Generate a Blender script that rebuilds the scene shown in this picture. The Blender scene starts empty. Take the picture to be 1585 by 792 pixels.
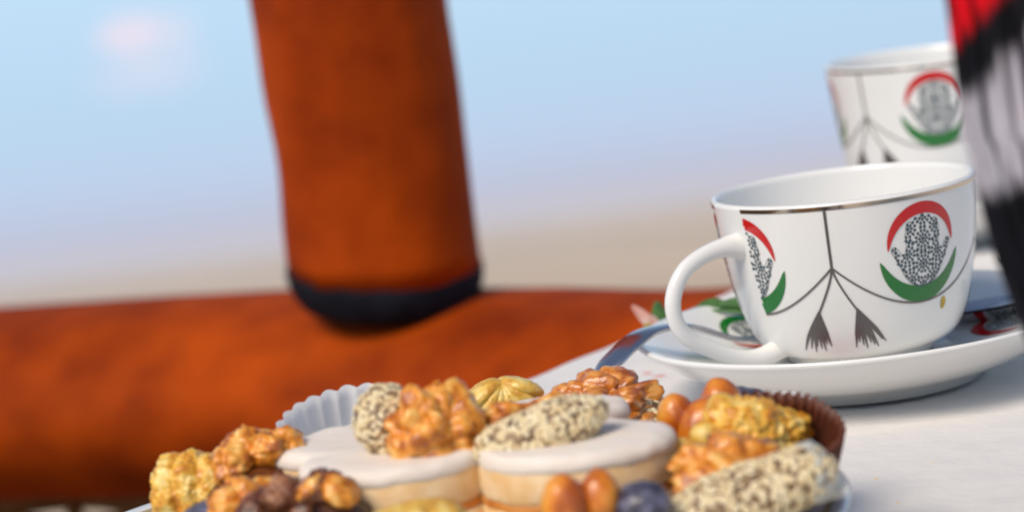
import bpy, bmesh, math, random
import numpy as np
from mathutils import Vector, Matrix, Euler, noise
from mathutils.bvhtree import BVHTree

R = math.radians
scn = bpy.context.scene
COL = scn.collection
random.seed(7)

# ------------------------------------------------------------------ camera
cam_d = bpy.data.cameras.new('camera')
cam = bpy.data.objects.new('camera', cam_d)
COL.objects.link(cam)
pitch, roll = R(8.2), R(7.5)
fwd = Vector((0, math.cos(pitch), -math.sin(pitch)))
wr = Vector((1, 0, 0))
wu = Vector((0, math.sin(pitch), math.cos(pitch)))
cr = wr * math.cos(roll) - wu * math.sin(roll)
cu = wr * math.sin(roll) + wu * math.cos(roll)
m = Matrix.Identity(4)
for i in range(3):
    m[i][0], m[i][1], m[i][2] = cr[i], cu[i], -fwd[i]
m[2][3] = 0.187
cam.matrix_world = m
cam_d.sensor_width = 36.0
cam_d.lens = 92.0
cam_d.clip_start = 0.02
cam_d.clip_end = 200000.0
cam_d.dof.use_dof = True
cam_d.dof.focus_distance = 0.806
cam_d.dof.aperture_fstop = 9.4
cam_d.dof.aperture_blades = 9
scn.camera = cam

# ------------------------------------------------------------------ world, sun, exposure
# the basket hangs tilted over the plain: TILT turns level ground into the basket's own frame
TILT = Euler((R(-7.3), R(0.7), 0), 'XYZ')
TM = TILT.to_matrix()
SUN_EL, SUN_ROT = R(42), R(217)
world = bpy.data.worlds.new('World')
scn.world = world
world.use_nodes = True
wn, wl = world.node_tree.nodes, world.node_tree.links
wn.clear()
wo = wn.new('ShaderNodeOutputWorld'); bg = wn.new('ShaderNodeBackground')
sky = wn.new('ShaderNodeTexSky'); tc = wn.new('ShaderNodeTexCoord'); vr = wn.new('ShaderNodeVectorRotate')
sky.sky_type = 'NISHITA'; sky.sun_disc = False
sky.sun_elevation = SUN_EL; sky.sun_rotation = SUN_ROT
sky.air_density = 1.0; sky.dust_density = 0.4; sky.ozone_density = 5.0; sky.altitude = 1500
vr.rotation_type = 'EULER_XYZ'; vr.invert = True
vr.inputs['Rotation'].default_value = TILT
wl.new(tc.outputs['Generated'], vr.inputs['Vector'])
wl.new(vr.outputs[0], sky.inputs['Vector'])
tint = wn.new('ShaderNodeMix'); tint.data_type = 'RGBA'; tint.blend_type = 'MULTIPLY'; tint.inputs[0].default_value = 1.0
tint.inputs[7].default_value = (1.14, 0.89, 0.68, 1)
wl.new(sky.outputs[0], tint.inputs[6])
# a few thin pinkish clouds scattered round the whole sky (directions in the level frame)
cn = wn.new('ShaderNodeTexNoise'); cn.inputs['Scale'].default_value = 26; cn.inputs['Detail'].default_value = 5
wl.new(vr.outputs[0], cn.inputs['Vector'])
# low haze band: the same pale blue to lavender belt all round the horizon
spz = wn.new('ShaderNodeSeparateXYZ'); wl.new(vr.outputs[0], spz.inputs[0])
hr = wn.new('ShaderNodeValToRGB'); he = hr.color_ramp.elements
K = 1.0 / (0.15 * 2 ** 0.46)
he[0].position = 0.0; he[0].color = (0.58, 0.55, 0.61, 1); he[1].position = 0.26; he[1].color = (0.54, 0.755, 0.955, 1)
for p_, c_ in ((0.03, (0.53, 0.57, 0.72, 1)), (0.075, (0.52, 0.645, 0.84, 1)), (0.13, (0.50, 0.685, 0.875, 1))):
    x_ = he.new(p_); x_.color = c_
mz = wn.new('ShaderNodeMath'); mz.operation = 'MULTIPLY'; mz.inputs[1].default_value = 2.5
wl.new(spz.outputs['Z'], mz.inputs[0]); wl.new(mz.outputs[0], hr.inputs['Fac'])
hk = wn.new('ShaderNodeVectorMath'); hk.operation = 'SCALE'; hk.inputs['Scale'].default_value = K
wl.new(hr.outputs['Color'], hk.inputs[0])
hf = wn.new('ShaderNodeMapRange'); hf.interpolation_type = 'SMOOTHSTEP'
hf.inputs['From Min'].default_value = 0.08; hf.inputs['From Max'].default_value = 0.5; hf.inputs['To Min'].default_value = 1.0; hf.inputs['To Max'].default_value = 0.0
wl.new(spz.outputs['Z'], hf.inputs['Value'])
hm_ = wn.new('ShaderNodeMix'); hm_.data_type = 'RGBA'
wl.new(hf.outputs[0], hm_.inputs[0]); wl.new(tint.outputs[2], hm_.inputs[6]); wl.new(hk.outputs[0], hm_.inputs[7])
last = hm_.outputs[2]
CLOUDS = [(-0.1329, 0.9875, 0.0845, 0.020, 0.85), (-0.1190, 0.9895, 0.0835, 0.022, 0.4), (-0.1215, 0.9900, 0.0705, 0.030, 0.4), (0.55, 0.82, 0.16, 0.05, 0.6), (-0.75, 0.62, 0.2, 0.06, 0.6),
          (0.93, -0.25, 0.26, 0.07, 0.6), (-0.45, -0.86, 0.22, 0.06, 0.6), (0.3, -0.9, 0.3, 0.07, 0.6)]
for (cx_, cy_, cz_, sz_, st_) in CLOUDS:
    sb = wn.new('ShaderNodeVectorMath'); sb.operation = 'SUBTRACT'; sb.inputs[1].default_value = (cx_, cy_, cz_)
    sc_ = wn.new('ShaderNodeVectorMath'); sc_.operation = 'MULTIPLY'; sc_.inputs[1].default_value = (1 / sz_, 1 / sz_, 2.0 / sz_)
    ln_ = wn.new('ShaderNodeVectorMath'); ln_.operation = 'LENGTH'
    wl.new(vr.outputs[0], sb.inputs[0]); wl.new(sb.outputs[0], sc_.inputs[0]); wl.new(sc_.outputs[0], ln_.inputs[0])
    ma_ = wn.new('ShaderNodeMath'); ma_.operation = 'MULTIPLY_ADD'; ma_.inputs[1].default_value = 1.6; ma_.inputs[2].default_value = -0.8
    wl.new(cn.outputs['Fac'], ma_.inputs[0])
    ad_ = wn.new('ShaderNodeMath'); ad_.operation = 'ADD'; wl.new(ln_.outputs['Value'], ad_.inputs[0]); wl.new(ma_.outputs[0], ad_.inputs[1])
    mr_ = wn.new('ShaderNodeMapRange'); mr_.interpolation_type = 'SMOOTHSTEP'
    mr_.inputs['From Min'].default_value = 1.1; mr_.inputs['From Max'].default_value = 0.1; mr_.inputs['To Max'].default_value = st_
    wl.new(ad_.outputs[0], mr_.inputs['Value'])
    mx_ = wn.new('ShaderNodeMix'); mx_.data_type = 'RGBA'; mx_.inputs[7].default_value = (4.2, 3.75, 4.3, 1)
    wl.new(mr_.outputs[0], mx_.inputs[0]); wl.new(last, mx_.inputs[6]); last = mx_.outputs[2]
wl.new(last, bg.inputs['Color'])
bg.inputs['Strength'].default_value = 0.15
wl.new(bg.outputs[0], wo.inputs['Surface'])

sun_d = bpy.data.lights.new('sun', 'SUN')
sun_d.energy = 2.3; sun_d.angle = R(28); sun_d.color = (1.0, 0.87, 0.71)
sun = bpy.data.objects.new('sun', sun_d); COL.objects.link(sun)
sdir = TM @ Vector((math.cos(SUN_EL) * math.sin(SUN_ROT), math.cos(SUN_EL) * math.cos(SUN_ROT), math.sin(SUN_EL)))
sun.rotation_euler = sdir.to_track_quat('Z', 'Y').to_euler()
sun.location = (0, 0, 5)
scn.view_settings.view_transform = 'Standard'
scn.view_settings.look = 'None'
scn.view_settings.gamma = 1.0
scn.view_settings.use_curve_mapping = False
scn.view_settings.exposure = 0.46
scn.render.engine = 'CYCLES'
scn.cycles.use_denoising = True
scn.cycles.max_bounces = 8
scn.cycles.volume_bounces = 1
scn.cycles.transparent_max_bounces = 12

# ------------------------------------------------------------------ helpers
def mat(name, col, rough=0.5, metal=0.0, col2=None, nscale=200.0, contrast=(0.35, 0.65), bump=0.0, bscale=600.0,
        coat=0.0, sss=0.0, spec=0.5, detail=5.0, bdist=0.0006, sss_scale=0.004, sheen=0.0, trans=0.0):
    mt = bpy.data.materials.new(name); mt.use_nodes = True
    n, l = mt.node_tree.nodes, mt.node_tree.links
    b = n['Principled BSDF']
    b.inputs['Base Color'].default_value = (*col, 1)
    b.inputs['Roughness'].default_value = rough
    b.inputs['Metallic'].default_value = metal
    b.inputs['Specular IOR Level'].default_value = spec
    b.inputs['Coat Weight'].default_value = coat
    b.inputs['Coat Roughness'].default_value = 0.12
    b.inputs['Sheen Weight'].default_value = sheen
    if sss:
        b.inputs['Subsurface Weight'].default_value = sss
        b.inputs['Subsurface Radius'].default_value = (1.0, 0.5, 0.25)
        b.inputs['Subsurface Scale'].default_value = sss_scale
    t = n.new('ShaderNodeTexCoord')
    if col2 is not None:
        nz = n.new('ShaderNodeTexNoise'); nz.inputs['Scale'].default_value = nscale; nz.inputs['Detail'].default_value = detail
        rp = n.new('ShaderNodeValToRGB')
        rp.color_ramp.elements[0].position, rp.color_ramp.elements[1].position = contrast
        rp.color_ramp.elements[0].color = (*col, 1); rp.color_ramp.elements[1].color = (*col2, 1)
        l.new(t.outputs['Object'], nz.inputs['Vector']); l.new(nz.outputs['Fac'], rp.inputs['Fac'])
        l.new(rp.outputs['Color'], b.inputs['Base Color'])
    if bump:
        nb = n.new('ShaderNodeTexNoise'); nb.inputs['Scale'].default_value = bscale; nb.inputs['Detail'].default_value = 4
        bp = n.new('ShaderNodeBump'); bp.inputs['Strength'].default_value = bump; bp.inputs['Distance'].default_value = bdist
        l.new(t.outputs['Object'], nb.inputs['Vector']); l.new(nb.outputs['Fac'], bp.inputs['Height'])
        l.new(bp.outputs['Normal'], b.inputs['Normal'])
    return mt

def obj(name, data, material=None, parent=None, smooth=True, loc=None, rot=None):
    """data = (verts, faces) or a mesh; links ONE mesh object"""
    if isinstance(data, tuple):
        me = bpy.data.meshes.new(name)
        me.from_pydata([tuple(v) for v in data[0]], [], [tuple(f) for f in data[1]])
        me.update()
    else:
        me = data
    if smooth:
        me.polygons.foreach_set('use_smooth', [True] * len(me.polygons))
    o = bpy.data.objects.new(name, me); COL.objects.link(o)
    if material is not None and not me.materials:
        me.materials.append(material)
    if parent is not None: o.parent = parent
    if loc is not None: o.location = loc
    if rot is not None: o.rotation_euler = rot
    return o

def tag(o, label=None, cat=None, group=None, kind=None):
    if label: o['label'] = label
    if cat: o['category'] = cat
    if group: o['group'] = group
    if kind: o['kind'] = kind
    return o

def empty(name, loc, rot=(0, 0, 0), label=None, cat=None, group=None):
    o = bpy.data.objects.new(name, None); COL.objects.link(o)
    o.location = loc; o.rotation_euler = rot; o.empty_display_size = 0.02
    return tag(o, label, cat, group)

def join(parts):
    V, F, k = [], [], 0
    for v, f in parts:
        V.extend(v); F.extend([tuple(i + k for i in q) for q in f]); k += len(v)
    return V, F

def revolve(prof, n=96, closed=False, rfun=None):
    """prof: list of (r, z); outward/upward order"""
    V, F = [], []
    for j, (r, z) in enumerate(prof):
        for i in range(n):
            a = 2 * math.pi * i / n
            rr = r if rfun is None else rfun(r, z, a, j)
            V.append((rr * math.cos(a), rr * math.sin(a), z))
    m_ = len(prof)
    for j in range(m_ if closed else m_ - 1):
        k = (j + 1) % m_
        for i in range(n):
            i2 = (i + 1) % n
            F.append((j * n + i, j * n + i2, k * n + i2, k * n + i))
    return V, F

def tube(path, rad, n=12, caps=True, flat=None):
    """path: points; rad: number or list; flat: (list of) width/thickness factors"""
    P = [Vector(p) for p in path]; V, F = [], []
    up = Vector((0, 0, 1)); prev = None
    for i, p in enumerate(P):
        t = (P[min(i + 1, len(P) - 1)] - P[max(i - 1, 0)]).normalized()
        s = t.cross(up) if prev is None else prev - t * prev.dot(t)
        if s.length < 1e-6: s = t.cross(Vector((0, 1, 0)))
        s.normalize(); prev = s
        q = s.cross(t)
        r = rad[i] if hasattr(rad, '__len__') else rad
        fl = 1.0 if flat is None else (flat[i] if hasattr(flat, '__len__') else flat)
        for k in range(n):
            a = 2 * math.pi * k / n
            V.append(p + s * (math.cos(a) * r) + q * (math.sin(a) * r * fl))
    for i in range(len(P) - 1):
        for k in range(n):
            k2 = (k + 1) % n
            F.append((i * n + k, i * n + k2, (i + 1) * n + k2, (i + 1) * n + k))
    if caps:
        F.append(tuple(range(n - 1, -1, -1))); F.append(tuple((len(P) - 1) * n + k for k in range(n)))
    return V, F

def catmull(pts, per=10):
    P = [Vector(p) for p in pts]; P = [P[0] * 2 - P[1]] + P + [P[-1] * 2 - P[-2]]
    out = []
    for i in range(1, len(P) - 2):
        for k in range(per):
            t = k / per
            a, b, c, d = P[i - 1], P[i], P[i + 1], P[i + 2]
            out.append(0.5 * ((2 * b) + (c - a) * t + (2 * a - 5 * b + 4 * c - d) * t * t + (3 * b - a - 3 * c + d) * t ** 3))
    out.append(P[-2])
    return out

_ico = {}
def ico(sub):
    if sub not in _ico:
        bm = bmesh.new(); bmesh.ops.create_icosphere(bm, subdivisions=sub, radius=1.0)
        bm.verts.index_update()
        _ico[sub] = ([v.co.copy() for v in bm.verts], [tuple(v.index for v in f.verts) for f in bm.faces]); bm.free()
    return _ico[sub]

def blob(sub, fn):
    v, f = ico(sub)
    return [fn(p) for p in v], list(f)

def xform(data, M):
    return [M @ Vector(v) for v in data[0]], data[1]

def box(x0, x1, y0, y1, z0, z1):
    V = [(x, y, z) for z in (z0, z1) for y in (y0, y1) for x in (x0, x1)]
    return V, [(0, 2, 3, 1), (4, 5, 7, 6), (0, 1, 5, 4), (2, 6, 7, 3), (0, 4, 6, 2), (1, 3, 7, 5)]

def nz(p, f, seed=0.0):
    return noise.noise(Vector((p[0] * f + seed, p[1] * f + seed * 1.7, p[2] * f - seed * 0.6)))

# ------------------------------------------------------------------ materials
M = {}
def leather():
    mt = mat('saddle_leather', (0.5, 0.085, 0.006), rough=0.75, spec=0.1)
    n, l = mt.node_tree.nodes, mt.node_tree.links
    b = n['Principled BSDF']; t = n.new('ShaderNodeTexCoord')
    n1 = n.new('ShaderNodeTexNoise'); n1.inputs['Scale'].default_value = 7; n1.inputs['Detail'].default_value = 6
    n2 = n.new('ShaderNodeTexNoise'); n2.inputs['Scale'].default_value = 28; n2.inputs['Detail'].default_value = 5
    rp = n.new('ShaderNodeValToRGB'); e = rp.color_ramp.elements
    e[0].position = 0.36; e[0].color = (0.24, 0.026, 0.0006, 1); e[1].position = 0.66; e[1].color = (0.47, 0.062, 0.001, 1)
    ad = n.new('ShaderNodeMath'); ad.operation = 'MULTIPLY_ADD'; ad.inputs[1].default_value = 0.35
    sb = n.new('ShaderNodeMath'); sb.operation = 'MULTIPLY'; sb.inputs[1].default_value = 0.68
    l.new(t.outputs['Object'], n1.inputs['Vector']); l.new(t.outputs['Object'], n2.inputs['Vector'])
    l.new(n1.outputs['Fac'], sb.inputs[0]); l.new(n2.outputs['Fac'], ad.inputs[0]); l.new(sb.outputs[0], ad.inputs[2])
    l.new(ad.outputs[0], rp.inputs['Fac']); l.new(rp.outputs['Color'], b.inputs['Base Color'])
    vb = n.new('ShaderNodeTexVoronoi'); vb.inputs['Scale'].default_value = 350
    bp = n.new('ShaderNodeBump'); bp.inputs['Strength'].default_value = 0.4; bp.inputs['Distance'].default_value = 0.0008
    l.new(t.outputs['Object'], vb.inputs['Vector']); l.new(vb.outputs['Distance'], bp.inputs['Height'])
    bp2 = n.new('ShaderNodeBump'); bp2.inputs['Strength'].default_value = 0.6; bp2.inputs['Distance'].default_value = 0.003
    l.new(n2.outputs['Fac'], bp2.inputs['Height']); l.new(bp.outputs['Normal'], bp2.inputs['Normal'])
    l.new(bp2.outputs['Normal'], b.inputs['Normal'])
    return mt
M['leather'] = leather()
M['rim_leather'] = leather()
M['rim_leather'].name = 'shaded_rim_leather'
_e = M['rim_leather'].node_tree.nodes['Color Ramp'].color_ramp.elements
_e[0].color = (0.2, 0.022, 0.0005, 1); _e[1].color = (0.42, 0.058, 0.0008, 1)  # same leather in darker colours, standing in for shade on the padded rim
M['black_trim'] = mat('black_webbing', (0.006, 0.006, 0.010), rough=0.8, spec=0.12, col2=(0.012, 0.013, 0.02), nscale=60, bump=0.5, bscale=900)
M['steel_pole'] = mat('brushed_steel', (0.5, 0.5, 0.52), rough=0.35, metal=1.0)
M['wicker'] = mat('wicker_cane', (0.2, 0.085, 0.02), rough=0.6, col2=(0.4, 0.2, 0.06), nscale=30, bump=0.4, bscale=300)
M['wood'] = mat('table_board', (0.3, 0.17, 0.08), rough=0.55, col2=(0.22, 0.11, 0.045), nscale=12, bump=0.3, bscale=80)
M['porcelain'] = mat('white_porcelain', (0.8, 0.8, 0.785), rough=0.14, spec=0.45, coat=0.0)
M['plate'] = mat('plate_porcelain', (0.78, 0.79, 0.8), rough=0.15, coat=0.4)
M['red'] = mat('red_glaze', (0.56, 0.012, 0.012), rough=0.15, coat=0.4)
M['green'] = mat('green_glaze', (0.005, 0.16, 0.022), rough=0.15, coat=0.4)
M['ink'] = mat('slate_glaze', (0.045, 0.08, 0.1), rough=0.25)
M['bronze'] = mat('grey_lustre', (0.16, 0.145, 0.135), rough=0.3, metal=0.45)
M['tassel'] = mat('tassel_lustre', (0.13, 0.12, 0.12), rough=0.3, metal=0.45)
M['gold'] = mat('platinum_gold_rim', (0.62, 0.5, 0.38), rough=0.14, metal=1.0)
M['steel'] = mat('polished_steel', (0.6, 0.58, 0.6), rough=0.22, metal=1.0)
M['icing'] = mat('white_icing', (0.83, 0.76, 0.69), rough=0.6, col2=(0.76, 0.66, 0.57), nscale=90, contrast=(0.3, 0.8), sss=0.2, bump=0.3, bscale=330, spec=0.3)
M['biscuit'] = mat('pale_biscuit', (0.84, 0.62, 0.37), rough=0.8, col2=(0.74, 0.46, 0.2), nscale=130, bump=0.5, bscale=900, sss=0.15)
M['jam'] = mat('apricot_jam', (0.66, 0.26, 0.04), rough=0.3, col2=(0.5, 0.14, 0.015), nscale=160, coat=0.5)
M['paper'] = mat('white_fluted_paper', (0.9, 0.9, 0.9), rough=0.7, sss=0.0, bump=0.15, bscale=1500)
def thin_paper(mt, col, f=0.5):
    n, l = mt.node_tree.nodes, mt.node_tree.links
    tr = n.new('ShaderNodeBsdfTranslucent'); tr.inputs['Color'].default_value = (*col, 1)
    mx = n.new('ShaderNodeMixShader'); mx.inputs['Fac'].default_value = f
    l.new(n['Principled BSDF'].outputs[0], mx.inputs[1]); l.new(tr.outputs[0], mx.inputs[2])
    l.new(mx.outputs[0], n['Material Output'].inputs['Surface'])
thin_paper(M['paper'], (0.9, 0.9, 0.92))
M['brown_paper'] = mat('brown_fluted_paper', (0.12, 0.028, 0.01), rough=0.55, col2=(0.085, 0.018, 0.006), nscale=150)
M['choc'] = mat('dark_chocolate', (0.045, 0.014, 0.006), rough=0.35, col2=(0.075, 0.024, 0.008), nscale=300, coat=0.15)
M['date'] = mat('brown_date_paste', (0.07, 0.016, 0.003), rough=0.4, col2=(0.14, 0.036, 0.006), nscale=180, coat=0.3, bump=0.4, bscale=500)
M['bloom'] = mat('bloomed_dark_chocolate', (0.03, 0.026, 0.045), rough=0.4, col2=(0.2, 0.2, 0.3), nscale=260, contrast=(0.4, 0.75), bump=0.6, bscale=700, coat=0.2)
M['sesame'] = mat('sesame_seed', (0.86, 0.74, 0.5), rough=0.45, col2=(0.74, 0.56, 0.3), nscale=420, sss=0.1, sss_scale=0.001)
M['ses_body'] = mat('date_under_sesame', (0.11, 0.05, 0.025), rough=0.5, col2=(0.3, 0.2, 0.1), nscale=420)
M['film'] = mat('greaseproof_paper', (0.4, 0.4, 0.35), rough=0.6, col2=(0.66, 0.66, 0.62), nscale=160, bump=0.5, bscale=300)

def walnut_mat(name, dark, mid, light, coat):
    mt = bpy.data.materials.new(name); mt.use_nodes = True
    n, l = mt.node_tree.nodes, mt.node_tree.links
    b = n['Principled BSDF']; t = n.new('ShaderNodeTexCoord')
    n1 = n.new('ShaderNodeTexNoise'); n1.inputs['Scale'].default_value = 230; n1.inputs['Detail'].default_value = 7
    rp = n.new('ShaderNodeValToRGB'); e = rp.color_ramp.elements
    e[0].position = 0.37; e[0].color = (*dark, 1); e[1].position = 0.66; e[1].color = (*light, 1)
    x = e.new(0.5); x.color = (*mid, 1)
    l.new(t.outputs['Object'], n1.inputs['Vector']); l.new(n1.outputs['Fac'], rp.inputs['Fac'])
    l.new(rp.outputs['Color'], b.inputs['Base Color'])
    b.inputs['Roughness'].default_value = 0.4; b.inputs['Coat Weight'].default_value = coat; b.inputs['Coat Roughness'].default_value = 0.16
    b.inputs['Subsurface Weight'].default_value = 0.08; b.inputs['Subsurface Scale'].default_value = 0.0015
    b.inputs['Subsurface Radius'].default_value = (1, 0.4, 0.12)
    n2 = n.new('ShaderNodeTexNoise'); n2.inputs['Scale'].default_value = 650; n2.inputs['Detail'].default_value = 4
    bp = n.new('ShaderNodeBump'); bp.inputs['Strength'].default_value = 0.4; bp.inputs['Distance'].default_value = 0.0011
    l.new(t.outputs['Object'], n2.inputs['Vector']); l.new(n2.outputs['Fac'], bp.inputs['Height'])
    l.new(bp.outputs['Normal'], b.inputs['Normal']); l.new(bp.outputs['Normal'], b.inputs['Coat Normal'])
    return mt
M['walnut'] = walnut_mat('honey_walnut', (0.40, 0.1, 0.004), (0.78, 0.28, 0.014), (0.88, 0.52, 0.13), 0.6)
M['walnut_dark'] = walnut_mat('glazed_brown_walnut', (0.30, 0.065, 0.003), (0.62, 0.19, 0.01), (0.78, 0.38, 0.08), 0.9)
M['nut'] = walnut_mat('caramel_hazelnut', (0.40, 0.08, 0.003), (0.68, 0.2, 0.008), (0.78, 0.34, 0.035), 0.5)
M['nut'].node_tree.nodes['Noise Texture'].inputs['Scale'].default_value = 90
M['nut'].node_tree.nodes['Bump'].inputs['Strength'].default_value = 0.25
M['cake'] = walnut_mat('golden_semolina', (0.6, 0.28, 0.025), (0.8, 0.5, 0.09), (0.86, 0.64, 0.22), 0.2)
M['cake_glazed'] = walnut_mat('honeyed_semolina', (0.6, 0.22, 0.008), (0.82, 0.46, 0.045), (0.9, 0.68, 0.24), 0.5)
M['brownnut'] = walnut_mat('crushed_brown_nut', (0.07, 0.018, 0.006), (0.2, 0.06, 0.02), (0.42, 0.2, 0.1), 0.3)

def linen():
    mt = mat('white_linen', (0.76, 0.735, 0.715), rough=0.85, spec=0.2, sheen=0.15)
    n, l = mt.node_tree.nodes, mt.node_tree.links
    b = n['Principled BSDF']; t = n.new('ShaderNodeTexCoord')
    last = None
    for d in ('X', 'Y'):
        w = n.new('ShaderNodeTexWave'); w.wave_type = 'BANDS'; w.bands_direction = d
        w.inputs['Scale'].default_value = 330; w.inputs['Distortion'].default_value = 1.2; w.inputs['Detail'].default_value = 2
        w.inputs['Detail Scale'].default_value = 0.4
        l.new(t.outputs['Object'], w.inputs['Vector'])
        if last is None: last = w.outputs['Fac']
        else:
            a = n.new('ShaderNodeMath'); a.operation = 'ADD'
            l.new(last, a.inputs[0]); l.new(w.outputs['Fac'], a.inputs[1]); last = a.outputs[0]
    bp = n.new('ShaderNodeBump'); bp.inputs['Strength'].default_value = 0.2; bp.inputs['Distance'].default_value = 0.00015
    l.new(last, bp.inputs['Height'])
    n2 = n.new('ShaderNodeTexNoise'); n2.inputs['Scale'].default_value = 28; n2.inputs['Detail'].default_value = 4
    bp2 = n.new('ShaderNodeBump'); bp2.inputs['Strength'].default_value = 0.6; bp2.inputs['Distance'].default_value = 0.005
    l.new(t.outputs['Object'], n2.inputs['Vector']); l.new(n2.outputs['Fac'], bp2.inputs['Height'])
    l.new(bp.outputs['Normal'], bp2.inputs['Normal']); l.new(bp2.outputs['Normal'], b.inputs['Normal'])
    return mt
M['linen'] = linen()
M['thread_pink'] = mat('pink_thread', (0.7, 0.16, 0.14), rough=0.6, col2=(0.75, 0.4, 0.36), nscale=500)
M['thread_green'] = mat('green_thread', (0.03, 0.12, 0.02), rough=0.6, col2=(0.16, 0.25, 0.03), nscale=200)
M['thread_yellow'] = mat('yellow_thread', (0.6, 0.4, 0.04), rough=0.6, col2=(0.4, 0.3, 0.04), nscale=300)
M['thread_dark'] = mat('slate_thread', (0.03, 0.05, 0.07), rough=0.6, col2=(0.1, 0.09, 0.12), nscale=300)

# ------------------------------------------------------------------ the setting: plain, cloud
def ground_mat():
    mt = mat('arid_plain', (0.3, 0.21, 0.13), rough=0.95, spec=0.1)
    n, l = mt.node_tree.nodes, mt.node_tree.links
    b = n['Principled BSDF']; t = n.new('ShaderNodeTexCoord')
    n1 = n.new('ShaderNodeTexNoise'); n1.inputs['Scale'].default_value = 0.0005; n1.inputs['Detail'].default_value = 8
    rp = n.new('ShaderNodeValToRGB'); e = rp.color_ramp.elements
    e[0].position = 0.38; e[0].color = (0.5, 0.38, 0.26, 1); e[1].position = 0.62; e[1].color = (0.7, 0.54, 0.38, 1)
    l.new(t.outputs['Object'], n1.inputs['Vector']); l.new(n1.outputs['Fac'], rp.inputs['Fac'])
    l.new(rp.outputs['Color'], b.inputs['Base Color'])
    return mt
GZ = -150.0
def plain():
    V, F = [(0, 0, 0)], []
    n = 96; rings = [60, 150, 300, 600, 1200, 2400, 4800, 9000, 15000, 24000, 36000, 52000]
    for j, r in enumerate(rings):
        for i in range(n):
            a = 2 * math.pi * i / n
            x, y = r * math.cos(a), r * math.sin(a)
            h = 6 * noise.noise(Vector((x / 900, y / 900, 3))) * min(1, r / 1500)
            V.append((x, y, h))
    for i in range(n): F.append((0, 1 + i, 1 + (i + 1) % n))
    for j in range(len(rings) - 1):
        for i in range(n):
            a = 1 + j * n; i2 = (i + 1) % n
            F.append((a + i, a + n + i, a + n + i2, a + i2))
    return V, F
g = obj('ground', plain(), ground_mat())
g.rotation_euler = TILT; g.location = TM @ Vector((0, 0, GZ))
tag(g, kind='structure')

# ------------------------------------------------------------------ balloon basket: wicker wall with padded leather rim
rim_top = [(-1.25, 1.95), (-0.9, 1.85), (-0.6, 1.74), (-0.316, 1.615), (-0.134, 1.525), (0.0, 1.415), (0.067, 1.352), (0.13, 1.328), (0.26, 1.345), (0.5, 1.42), (0.85, 1.52), (1.2, 1.6), (1.45, 1.5), (1.55, 1.2), (1.55, -0.2), (1.45, -0.55), (1.15, -0.7), (-1.2, -0.7), (-1.55, -0.5), (-1.65, -0.1), (-1.65, 1.6), (-1.5, 1.88)]
RIM_Z, RIM_R = -0.096, 0.098
rim_path = catmull([(x, y, RIM_Z) for x, y in rim_top + [rim_top[0]]], 12)
basket = empty('balloon_basket', (0, 1.45, -1.1), label='wicker balloon basket with padded orange brown leather rim behind the table', cat='basket')
def local(data, o):
    return [Vector(v) - o.location for v in data[0]], data[1]
def padded():
    V, F = tube(rim_path, RIM_R, 56, flat=0.6)
    out = []
    for v in V:
        v = Vector(v)
        k = 0.005 * nz(v, 6, 2.0) + 0.0015 * nz(v, 24, 5.0)
        c = Vector((v.x, v.y, RIM_Z))
        out.append(v + Vector((0, -1, 0.4)) * k)
    return out, F
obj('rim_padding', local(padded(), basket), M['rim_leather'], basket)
# wicker wall
off = 0.0
stakes = []
arc = [0.0]
for a, b in zip(rim_path, rim_path[1:]): arc.append(arc[-1] + (b - a).length)
def on_path(s):
    for i in range(len(arc) - 1):
        if arc[i + 1] >= s:
            t = (s - arc[i]) / (arc[i + 1] - arc[i])
            p = rim_path[i].lerp(rim_path[i + 1], t); d = (rim_path[i + 1] - rim_path[i]).normalized()
            return p, Vector((-d.y, d.x, 0))
    return rim_path[-1], Vector((0, 1, 0))
L = arc[-1]; pitchw = 0.06; ns = int(L / pitchw)
for i in range(ns + 1):
    p, nrm = on_path(min(L, i * pitchw))
    stakes.append(tube([(p.x, p.y, -1.09), (p.x, p.y, RIM_Z - 0.02)], 0.006, 6))
rows = []
for r_ in range(50):
    z = RIM_Z - 0.045 - r_ * 0.0185
    path = []
    q = ns * 3
    for k in range(q + 1):
        s = min(L, k * pitchw / 3)
        p, nrm = on_path(s)
        path.append((Vector((p.x, p.y, z)) + nrm * (0.009 * math.cos(math.pi * s / pitchw + math.pi * (r_ % 2)))))
    rows.append(tube(path, 0.009, 5, flat=1.0))
tag(obj('wicker_weave', local(join(rows + stakes), basket), M['wicker'], basket), kind='stuff')
fl = [(p.x, p.y + 0.02, -1.1) for p in rim_path]
fv = fl[:-1]
fv2 = [(x, y, z - 0.03) for x, y, z in fv]; nn = len(fv)
ff = [tuple(range(nn))[::-1], tuple(range(nn, 2 * nn))] + [(i, (i + 1) % nn, nn + (i + 1) % nn, nn + i) for i in range(nn)]
obj('floor_board', local((fv + fv2, ff), basket), M['wood'], basket, smooth=False)

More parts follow.
